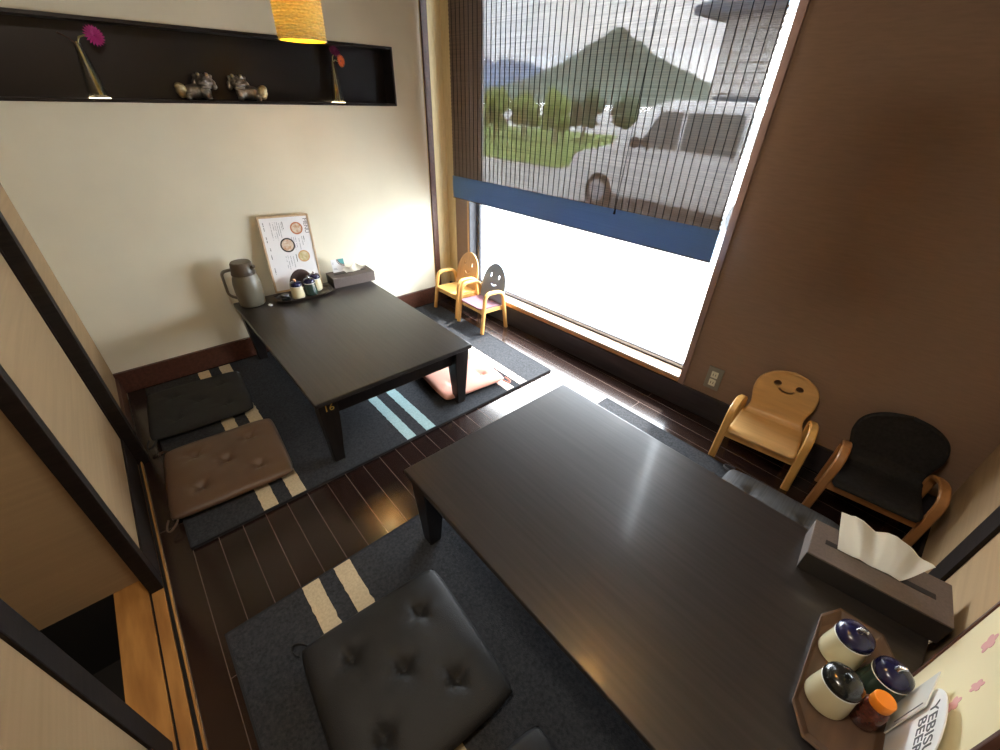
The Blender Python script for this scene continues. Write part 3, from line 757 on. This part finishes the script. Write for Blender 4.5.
# tissue boxes
def tissue_box(label, cx, cy, rz, lx, ly, h, dark):  # dark: which face has its shade put into the colour
    o = thing('tissue_box', label, 'tissue box', (cx, cy, H), rz)
    t_ = .005
    q = MB(); q.box(-lx, lx, -ly, ly, h-t_, h); q.build('top_panel', 'box_brown', o, bevel=.002)
    for ya in (-ly, ly-t_): MB().box(-lx, lx, ya, ya+t_, .0005, h-t_).build('side_panel', 'box_shade_slot' if dark == 'side' and ya < 0 else 'box_brown', o, bevel=.0015)
    for xa in (-lx, lx-t_): MB().box(xa, xa+t_, -ly+t_, ly-t_, .0005, h-t_).build('end_panel', 'box_shade_slot' if dark == 'end' and xa < 0 else 'box_brown', o, bevel=.0015)
    MB().box(-lx*.78, lx*.78, -.008, .008, h-.0008, h+.0006).build('slot', 'box_shade_slot', o)
    return o
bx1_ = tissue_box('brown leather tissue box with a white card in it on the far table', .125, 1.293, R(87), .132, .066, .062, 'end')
def sheet(name, parent, fn, nu, nv, m='tissue', th=.0012):
    q = MB(); q.grid(fn, nu, nv); return q.build(name, m, parent, smooth=70, solid=th)
def far_tissue(u, v):
    a = 2*u-1; w_ = .045+.025*v
    return (.02+a*w_, .010*math.sin(9*u+2*v)*(.3+v)-.020*v*v-.002, .0625+.050*v*(1-.45*a*a)+.006*math.sin(13*u)*v)
sheet('tissue_sheet', bx1_, far_tissue, 24, 10)
o = thing('voucher_card', 'white card with teal quarter circle leaning on the far tissue box', 'card')
o.matrix_world = T(.108, 1.236, H+.0700) @ RZ(R(87)) @ RX(R(-14))
MB().box(-.040, .040, -.0008, .0008, 0, .078).build('card_sheet', 'paper_white', o, bevel=.0003)
def sector(r0, r1, y, m, name):
    p = [(-r1*math.cos(PI/2*k/14), -r1*math.sin(PI/2*k/14)) for k in range(15)]
    p += [(-r0*math.cos(PI/2*k/14), -r0*math.sin(PI/2*k/14)) for k in range(14, -1, -1)] if r0 > 0 else [(0, 0)]
    q = MB(); q.prism(p, 0, .0004, T(.039, y, .077) @ RX(R(90))); return q.build(name, m, o)
sector(0, .034, -.0009, 'teal_print', 'corner_print'); sector(.034, .045, -.0009, 'brown_print', 'ring_print')
for k in range(7):
    a = PI/2*(k+.5)/7; MB().prism(ellipse(0, 0, .0026, .0026, 10), 0, .0004, T(.039-.0395*math.cos(a), -.0014, .077-.0395*math.sin(a)) @ RX(R(90))).build('dot_print', 'paper_white', o)
for z_, w_ in ((.022, .02), (.016, .026), (.05, .007), (.057, .009)): MB().box(-.034, -.034+w_, -.0013, -.0008, z_, z_+.003).build('line_print', 'ink_grey', o)

# ------------------------------------------------------------------ things on the foreground table
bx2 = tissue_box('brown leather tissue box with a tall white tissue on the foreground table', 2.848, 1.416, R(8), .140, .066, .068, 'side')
def big_tissue(u, v):
    a = 2*u-1
    w_ = .062+.034*v
    c_ = 2.2*u+.5*v
    tw = abs(((c_*2.1+.3) % 2)-1)-.5; t2_ = abs(((c_*3.7-.6*v+.9) % 2)-1)-.5
    f_ = .020*tw+.008*t2_
    top = .122-.002*a-.034*max(a, 0)**2
    return (-.020+a*w_-.006*v, f_*(.15+1.1*v*(1.15-.45*v))-.010*v*v-.004, .066+top*v)
sheet('tissue_sheet', bx2, big_tissue, 48, 16)
tray('reddish brown octagonal tray of condiments on the foreground table', 2.879, 1.113, R(4), .072, .172, 'tray_wood')
soy_pot('cream sauce bottle with navy cap at the window end of the near tray', 2.852, 1.166, zt, R(-20), 'ceramic_cream', 'cap_navy', 'steel', 1.0)
soy_pot('cream sauce bottle with black cap at the table side of the near tray', 2.860, 1.050, zt, R(-60), 'ceramic_cream', 'cap_black', 'cap_black', 1.0)
soy_pot('dark sauce bottle with navy cap nearest the leaning cream card', 2.922, 1.144, zt, R(20), 'soy_green', 'cap_navy', 'steel', .95)
o = thing('spice_bottle', 'clear bottle of red chili spice with orange cap on the near tray', 'spice bottle', (2.918, 1.066, zt), 0)
MB().lathe([(.002, .0008), (.020, .0008), (.022, .004), (.022, .060), (.017, .070), (.002, .070)], 28).build('body', 'chili', o, smooth=35)
MB().lathe([(.0165, .0705), (.0175, .073), (.0175, .092), (.016, .095), (.001, .0955)], 28).build('cap', 'cap_orange', o, smooth=35)
# cream card leaning on the partition
o = thing('leaning_menu', 'cream card with pink blossom prints in a brown frame leaning on the right partition', 'menu')
o.matrix_world = T(2.968, 1.064, H+.0560) @ RZ(R(-90)) @ RX(R(-5)) @ RY(R(-20))
W2, H2 = .305, .43
b = MB(); fw = .009
b.box(-W2/2, -W2/2+fw, -.006, .005, 0, H2); b.box(W2/2-fw, W2/2, -.006, .005, 0, H2); b.box(-W2/2+fw, W2/2-fw, -.006, .005, 0, fw); b.box(-W2/2+fw, W2/2-fw, -.006, .005, H2-fw, H2)
b.build('frame', 'frame_brown', o, bevel=.002)
MB().box(-W2/2+fw, W2/2-fw, -.003, .003, fw, H2-fw).build('sheet', 'paper_cream', o)
for bx_, bz_, br_, rot_ in ((-.064, .215, .020, 20), (.018, .170, .015, -10), (.020, .118, .017, 15)):
    pts = []
    for k in range(40):
        a = 2*PI*k/40; r_ = br_*(.62+.38*abs(math.cos(2.5*a))); pts.append((r_*math.cos(a)*.75, r_*math.sin(a)*1.15))
    q = MB(); q.prism(pts, 0, .0004, T(bx_, -.0032, bz_) @ RX(R(90)) @ RZ(R(rot_))); q.build('blossom_print', 'blossom_pink', o)
# white table card
o = thing('table_card', 'small silver white table card with rounded top and black lettering beside the near tray', 'card', (2.957, 1.022, H), R(-90))
arch = [(-.085, 0), (.085, 0)] + [(.085*math.cos(PI*k/20), .150+.055*math.sin(PI*k/20)) for k in range(21)]
MB().prism(arch, 0, .002, T(0, .002, .0005) @ RX(R(90))).build('card_sheet', 'paper_white', o)
text_mesh('lettering', 'YEBISU\nBEER', .036, 'ink', o, .0003, T(.004, -.0003, .150) @ RX(R(90)), spacing=.85)
MB().hexa([(-.110, -.006, .0005), (-.045, -.006, .0005), (-.045, -.004, .0005), (-.110, -.004, .0005)], [(-.110, -.006, .175), (-.045, -.006, .150), (-.045, -.004, .150), (-.110, -.004, .175)]).build('folded_flap', 'ceramic_white', o)
MB().box(-.056, -.054, -.0066, -.006, .05, .14).build('line_print', 'ink', o)

# ------------------------------------------------------------------ niche ornaments
ZN = NZ0+t
def gerbera(parent, pos, nrm, r, m, seed=0):
    q = MB(); nrm = Vector(nrm).normalized(); Mx = T(*pos) @ nrm.to_track_quat('Z', 'Y').to_matrix().to_4x4()
    for ring, (n_, rr2, zz, tilt) in enumerate(((19, r, 0, .10), (17, r*.86, .0030, .32), (13, r*.58, .005, .7))):
        for k in range(n_):
            a = 2*PI*k/n_+ring*.2; w_ = rr2*.095
            pts = [(rr2*.12, -w_*.5, zz), (rr2*.12, w_*.5, zz), (rr2*.75, w_, zz+rr2*tilt*.7), (rr2, 0, zz+rr2*tilt), (rr2*.75, -w_, zz+rr2*tilt*.7)]
            q.add(pts, [(0, 4, 3, 2, 1)], Mx @ RZ(a))
    fo = q.build('flower', m, parent, solid=.0005)
    MB().lathe([(.001, -.004), (r*.16, -.003), (r*.2, .001), (r*.12, .004), (.001, .0045)], 14, Mx).build('flower_center', 'petal_wine', fo)
    return fo
def vase(label, y, rz):
    o = thing('glass_vase', label, 'vase', (-.052, y, ZN), rz)
    prof = [(.036, .001), (.036, .004), (.030, .05), (.020, .12), (.012, .180), (.014, .186), (.012, .186), (.010, .180), (.0175, .12), (.027, .05), (.031, .012), (.001, .010)]
    MB().lathe([(.001, .0005)]+prof, 32).build('vase_body', 'vase_glass', o, smooth=40)
    MB().lathe([(.0362, .0005), (.0368, .0015), (.0362, .003)], 32, cap=False).build('light_base', 'led_white', o, smooth=40)
    return o
v1 = vase('clear conical glass vase with one magenta gerbera at the left of the niche', .425, 0)
MB().tube([(.012, .012, .014), (.004, .004, .10), (0, 0, .182), (.003, .012, .205), (.012, .032, .212), (.018, .045, .208)], [.0028]*6, 8).build('stem', 'stem_green', v1, smooth=40)
MB().tube([(.012, .008, .014), (.0, -.002, .19)], [.006, .002], 8).build('straw', 'straw', v1)
MB().tube([(0, -.003, .18), (.004, -.020, .200), (.006, -.050, .214)], [.0025, .002, .003], 8).build('twig', 'brown_wood', v1)
gerbera(v1, (.020, .060, .212), (.9, .35, .1), .037, 'petal_magenta')
v2 = vase('clear conical glass vase with orange and magenta gerberas at the right of the niche', 1.470, 0)
MB().tube([(-.010, -.010, .014), (-.003, -.004, .10), (0, 0, .182), (.006, .012, .193), (.012, .022, .188)], [.0026]*5, 8).build('stem', 'stem_green', v2, smooth=40)
MB().tube([(.010, .004, .014), (.002, 0, .182), (.0, .004, .205), (.006, .012, .22)], [.0026]*4, 8).build('stem', 'stem_green', v2, smooth=40)
gerbera(v2, (.018, .036, .190), (.85, .5, .05), .031, 'petal_orange')
gerbera(v2, (.010, .014, .228), (.75, .2, .6), .033, 'petal_wine')
def lion(label, y, rz, mirror):
    o = thing('lion_figurine', label, 'figurine', (-.050, y, ZN), rz)
    s = mirror
    b = MB()
    b.ball((0, s*.014, .031), (.027, .042, .027)); b.ball((.006, -s*.022, .034), (.026, .026, .028))
    for lx, ly in ((.019, -.030), (-.014, -.030), (.020, .036), (-.015, .036)): b.tube([(lx, s*ly, .024), (lx*1.2, s*ly*1.08, .010), (lx*1.2+.006, s*ly*1.12, .004)], [.014, .012, .011], 10); b.ball((lx*1.2+.009, s*ly*1.12, .008), (.014, .011, .0072))
    for k in range(9): a = PI*k/8; b.ball((-.006, -s*.030+.036*math.cos(a), .050+.034*math.sin(a)), .0115)
    bd = b.build('body', 'bronze', o)
    rm = bd.modifiers.new('r', 'REMESH'); rm.mode = 'VOXEL'; rm.voxel_size = .0028; sm = bd.modifiers.new('s', 'SMOOTH'); sm.iterations = 4
    bpy.context.view_layer.update(); apply_mods(bd); bd.data.polygons.foreach_set('use_smooth', [True]*len(bd.data.polygons)); bd.data.materials.clear(); bd.data.materials.append(MATS['bronze'])
    b = MB(); hy_ = -s*.030
    b.ball((.010, hy_, .066), (.026, .033, .024)); b.ball((.028, hy_, .062), (.016, .026, .009)); b.ball((.025, hy_, .047), (.015, .023, .0075))
    for q_ in (-1, 1): b.ball((.018, hy_+q_*.016, .090), .0095); b.tube([(.006, hy_+q_*.025, .080), (.006, hy_+q_*.033, .092)], [.010, .005], 8)
    b.ball((.038, hy_, .071), (.007, .010, .006))
    hd = b.build('head', 'bronze', o)
    rm = hd.modifiers.new('r', 'REMESH'); rm.mode = 'VOXEL'; rm.voxel_size = .0022; sm = hd.modifiers.new('s', 'SMOOTH'); sm.iterations = 2
    bpy.context.view_layer.update(); apply_mods(hd); hd.data.polygons.foreach_set('use_smooth', [True]*len(hd.data.polygons)); hd.data.materials.clear(); hd.data.materials.append(MATS['bronze'])
    q = MB()
    for k in range(7): q.add([(.037, hy_-.013+.0043*k-.0018, .0605), (.037, hy_-.013+.0043*k+.0018, .0605), (.0375, hy_-.013+.0043*k, .0565), (.033, hy_-.013+.0043*k, .0605)], [(0, 1, 2), (0, 2, 3), (1, 3, 2), (0, 3, 1)])
    q.build('teeth', 'bronze_gold', hd)
    q = MB()
    for q_ in (-1, 1): q.ball((.0260, hy_+q_*.016, .0915), .0052)
    q.build('eyes', 'bronze_gold', hd)
    q = MB()
    for k in range(5):
        q.ball((.004+.003*k, s*(.060+.005*math.sin(k*2)), .022+.010*k*(1-.10*k)), (.019-.0015*k, .017, .016))
    tl_ = q.build('tail', 'bronze_gold', o)
    rm = tl_.modifiers.new('r', 'REMESH'); rm.mode = 'VOXEL'; rm.voxel_size = .0026
    bpy.context.view_layer.update(); apply_mods(tl_); tl_.data.polygons.foreach_set('use_smooth', [True]*len(tl_.data.polygons)); tl_.data.materials.clear(); tl_.data.materials.append(MATS['bronze_gold'])
    o.scale = (1.1, 1.1, 1.1)
    return o
lion('bronze guardian lion figurine in the niche with its tail to the left', .795, R(-6), -1)
lion('bronze guardian lion figurine in the niche with its tail to the right', 1.008, R(-12), 1)

# ------------------------------------------------------------------ outside
GZ = -.42
struct(MB().box(-60, 60, 2.42, 90, GZ-.2, GZ).build('ground_outside', 'concrete_out'))
def ridge(name, m, pts, y, depth, seed):
    # mountain: ridge line (x, height) at distance y, sloping both ways
    q = MB(); nx = 90; x0, x1 = pts[0][0], pts[-1][0]
    def hgt(x):
        for (xa, ha), (xb, hb) in zip(pts, pts[1:]):
            if xa <= x <= xb: u = (x-xa)/(xb-xa); u = u*u*(3-2*u); return ha+u*(hb-ha)
        return 0
    def fn(u, v):
        x = x0+(x1-x0)*u; h_ = hgt(x); k = 1-abs(2*v-1)
        n_ = noise.fractal(Vector((x*.03, v*6+seed, seed)), 1., 2., 4)
        return (x, y+(v-.5)*depth, GZ+h_*k*(1+.08*n_)*1.0 + (h_*.06*n_ if k > 0 else 0))
    q.grid(fn, nx, 18); return struct(q.build(name, m, smooth=80))
def dirx(az, y): return 2.665+math.tan(R(-az))*(y-.3)
def elz(el, az, y): return 1.3575+math.tan(R(el))*(y-.3)/math.cos(R(az))
YM = 300
pts = [(dirx(a, YM), elz(e, a, YM)-GZ) for a, e in ((54, .6), (48, 1.2), (45.2, 1.9), (43, 2.8), (41, 4.0), (38.5, 5.5), (36.5, 5.9), (34.5, 5.3), (32, 4.2), (29.5, 2.9), (27, 1.9), (22, 1.2), (12, .8))]
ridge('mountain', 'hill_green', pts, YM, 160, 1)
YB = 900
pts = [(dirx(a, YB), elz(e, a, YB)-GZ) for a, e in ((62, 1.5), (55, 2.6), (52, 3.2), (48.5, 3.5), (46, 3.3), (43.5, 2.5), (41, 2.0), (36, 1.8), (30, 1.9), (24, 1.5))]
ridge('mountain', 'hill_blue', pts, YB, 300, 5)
o = MB().grid(lambda u, v: (-26+19*u, 11+14*v, GZ+.02+.03*noise.noise(Vector((u*9, v*9, 0)))), 30, 20).build('lawn', 'lawn_green'); struct(o)
def tree(label, x, y, h, r, leaf, seed, group):
    o = thing('leafy_tree', label, 'tree', (x, y, GZ), 0, group); rn = random.Random(seed)
    MB().tube([(0, 0, 0), (.05*r, 0, h*.35), (0, .05*r, h*.6)], [.09*r, .07*r, .03*r], 8).build('trunk', 'bark', o)
    q = MB()
    for k in range(16):
        a = rn.uniform(0, 2*PI); d_ = r*.62*rn.random()**.5; z_ = h*(.30+.55*rn.random()); rad = r*rn.uniform(.28, .45)
        q.ball((d_*math.cos(a), d_*math.sin(a), z_), (rad, rad, rad*.85), 10)
    # leaf clumps
    v2_ = []
    for (x_, y_, z_) in q.v:
        n_ = noise.noise(Vector((x_*5+seed, y_*5, z_*5)))*.22*r*.5; p = Vector((x_, y_, z_-h*.55)); p = p*(1+n_); v2_.append((p.x, p.y, p.z+h*.55))
    q.v = v2_
    for k in range(900):
        f_ = rn.choice(q.v[:16*42]); s_ = r*.09; a = rn.uniform(0, 2*PI); e = Vector((math.cos(a), math.sin(a), rn.uniform(-.6, .9)))*s_; g = Vector((rn.uniform(-1, 1), rn.uniform(-1, 1), rn.uniform(-1, 1)))*s_*.5
        p = Vector(f_); q.add([p, p+e+g, p+e*1.8, p+e-g], [(0, 1, 2, 3)])
    q.build('crown', leaf, o); return o
TG = 'trees outside beyond the parking area'
trs = [(49.5, 17, .9, 'leaf_bright', 'bright green tree outside at the left edge of the window'), (46.0, 19, 1.1, 'leaf_bright', 'bright green tree outside second from the left behind the blind'),
       (42.3, 18, .9, 'leaf_bright', 'olive green tree outside third from the left behind the blind'), (39.0, 20.5, 1.2, 'leaf_dark', 'dark green tree outside left of the hill foot behind the blind'),
       (34.2, 22, .8, 'leaf_dark', 'dark green tree outside just left of the parked van roof')]
for i, (az, y, el, lf, lb) in enumerate(trs):
    h_ = elz(el, az, y)-GZ; tree(lb, dirx(az, y), y, h_, 1.0, lf, i+11, TG)
# parked van
def side(px, z): return (px, z)
o = thing('parked_van', 'silver van parked outside behind the blind', 'van', (-3.55, 7.6, GZ), R(-2))
prof = [(.02, .38), (0, .62), (.10, .88), (.55, 1.02), (.95, 1.10), (1.75, 1.74), (2.1, 1.82), (4.1, 1.82), (4.45, 1.70), (4.60, 1.0), (4.62, .40), (4.3, .30), (.3, .28)]
pts = [(x, z) for x, z in prof]
q = MB(); q.prism(pts, -1.68, 0, RX(R(90))); q.build('body', 'van_paint', o, bevel=.07, seg=3, smooth=40)
q = MB(); q.prism([(1.62, 1.14), (2.32, 1.14), (2.32, 1.66), (1.96, 1.66)], 0, .03, T(0, -.004, 0) @ RX(R(90))); q.build('side_window', 'van_glass', o)
q = MB(); q.prism([(2.42, 1.14), (3.3, 1.14), (3.3, 1.66), (2.42, 1.66)], 0, .03, T(0, -.004, 0) @ RX(R(90))); q.build('side_window', 'van_glass', o)
q = MB(); q.prism([(3.4, 1.16), (4.38, 1.16), (4.30, 1.64), (3.4, 1.66)], 0, .03, T(0, -.004, 0) @ RX(R(90))); q.build('side_window', 'van_glass', o)
q = MB(); q.add([(.98, .10, 1.155), (.98, 1.58, 1.155), (1.70, 1.46, 1.735), (1.70, .22, 1.735)], [(0, 1, 2, 3)]); q.build('windscreen', 'van_glass', o, solid=.02)
for wx in (.85, 3.75):
    for wy in (.08, 1.60):
        wo = MB().lathe([(.001, -.1), (.30, -.1), (.32, -.06), (.32, .06), (.30, .1), (.001, .1)], 28, T(wx, wy, .32) @ RX(R(90))).build('wheel', 'tyre', o, smooth=40)
        MB().lathe([(.001, -.105), (.19, -.104), (.19, .104), (.001, .105)], 20, T(wx, wy, .32) @ RX(R(90))).build('hubcap', 'alu', wo)
q = MB(); q.ball((1.62, -.16, 1.20), (.06, .12, .09)); q.tube([(1.66, .01, 1.14), (1.63, -.10, 1.18)], .02, 8); q.build('side_mirror', 'tyre', o, smooth=60)
q = MB(); q.ball((.10, .20, .80), (.10, .16, .09)); q.build('headlight', 'ceramic_white', o, smooth=60)
# house
o = thing('house', 'white brick house with blue shutters outside at the right edge of the window', 'house', (-3.3, 12.4, GZ), 0)
MB().box(0, 11, 0, 6, 0, 3.6).build('wall', 'white_brick', o)
q = MB(); q.hexa([(-.5, -.7, 3.6), (11.5, -.7, 3.6), (11.5, 6.5, 3.6), (-.5, 6.5, 3.6)], [(2, 2.4, 5.0), (9, 2.4, 5.0), (9, 3.2, 5.0), (2, 3.2, 5.0)]); q.box(-.5, 11.5, -.7, 6.5, 3.45, 3.6); q.build('roof', 'roof_blue', o)
for x_ in (-.2, 1.55):
    so = MB().box(x_+.35, x_+1.75, -.06, 0, .95, 1.95).build('shutter', 'shutter_blue', o)
    q = MB()
    for k in range(9): q.box(x_+.38, x_+1.72, -.09, -.055, .99+k*.105, 1.05+k*.105)
    q.build('louvre', 'shutter_blue', so)

# ------------------------------------------------------------------ light
w = bpy.data.worlds.new('world'); S.world = w; w.use_nodes = True; nt = w.node_tree; bg = nt.nodes['Background']
tc = nt.nodes.new('ShaderNodeTexCoord'); mp = nt.nodes.new('ShaderNodeMapping'); mp.inputs['Scale'].default_value = (2, 2, 5)
nz = nt.nodes.new('ShaderNodeTexNoise'); nz.inputs['Scale'].default_value = 1.6; nz.inputs['Detail'].default_value = 6
rp = nt.nodes.new('ShaderNodeValToRGB'); rp.color_ramp.elements[0].position = .35; rp.color_ramp.elements[1].position = .65
rp.color_ramp.elements[0].color = (.78, .88, 1, 1); rp.color_ramp.elements[1].color = (1, 1, 1, 1)
nt.links.new(tc.outputs['Generated'], mp.inputs[0]); nt.links.new(mp.outputs[0], nz.inputs['Vector']); nt.links.new(nz.outputs['Fac'], rp.inputs[0]); nt.links.new(rp.outputs[0], bg.inputs[0])
bg.inputs[1].default_value = 12.0
sun = bpy.data.lights.new('sun', 'SUN'); sun.energy = 6; sun.angle = R(3); sun.color = (1, .96, .90)
so = bpy.data.objects.new('sun', sun); COL.objects.link(so); so.rotation_euler = Vector((.10, -.58, -1)).to_track_quat('-Z', 'Y').to_euler()
pl = bpy.data.lights.new('window_portal', 'AREA'); pl.shape = 'RECTANGLE'; pl.size = 1.75; pl.size_y = 1.95; pl.cycles.is_portal = True
po = bpy.data.objects.new('window_portal', pl); COL.objects.link(po); po.matrix_world = MW @ T(wl(1.08), .13, 1.13) @ RX(R(-90))
cl = bpy.data.lights.new('corridor_lamp', 'AREA'); cl.shape = 'DISK'; cl.size = .25; cl.energy = 1.5; cl.color = (1, .68, .36)
cl_o = bpy.data.objects.new('corridor_lamp', cl); COL.objects.link(cl_o); cl_o.location = (1.9, -.75, 2.2)

rl = bpy.data.lights.new('fill_light', 'AREA'); rl.shape = 'DISK'; rl.size = .4; rl.energy = 6; rl.color = (1, .90, .76)  # unseen fill light, added to even out the brightness of the walls
rl_o = bpy.data.objects.new('fill_light', rl); COL.objects.link(rl_o); rl_o.location = (2.3, .32, 2.28)
GR = {'floor_cushion': 'floor cushions around the low tables', 'child_chair': 'small smiling chairs under the window', 'child_armchair': 'child armchairs against the brown wall',
      'glass_vase': 'flower vases in the niche', 'lion_figurine': 'lion figurines in the niche', 'pendant_lamp': 'woven pendant lamps', 'low_table': 'low dining tables',
      'striped_rug': 'striped rugs under the tables', 'tissue_box': 'tissue boxes on the tables', 'condiment_tray': 'condiment trays on the tables'}
for ob in S.objects:
    if ob.parent is None:
        k = ob.name.split('.')[0]
        if k in GR: ob['group'] = GR[k]
        if k == 'sauce_dispenser': ob['group'] = 'sauce bottles on the far tray' if ob.location.x < 1.5 else 'sauce bottles on the near tray'
v = S.view_settings; v.view_transform = 'Standard'; v.look = 'None'; v.gamma = 1; v.use_curve_mapping = False; v.exposure = 1.45
cy = S.cycles; cy.use_denoising = True; cy.max_bounces = 10; cy.diffuse_bounces = 5; cy.glossy_bounces = 4; cy.transparent_max_bounces = 16; cy.transmission_bounces = 6
cy.caustics_reflective = False; cy.caustics_refractive = False; cy.sample_clamp_indirect = 6
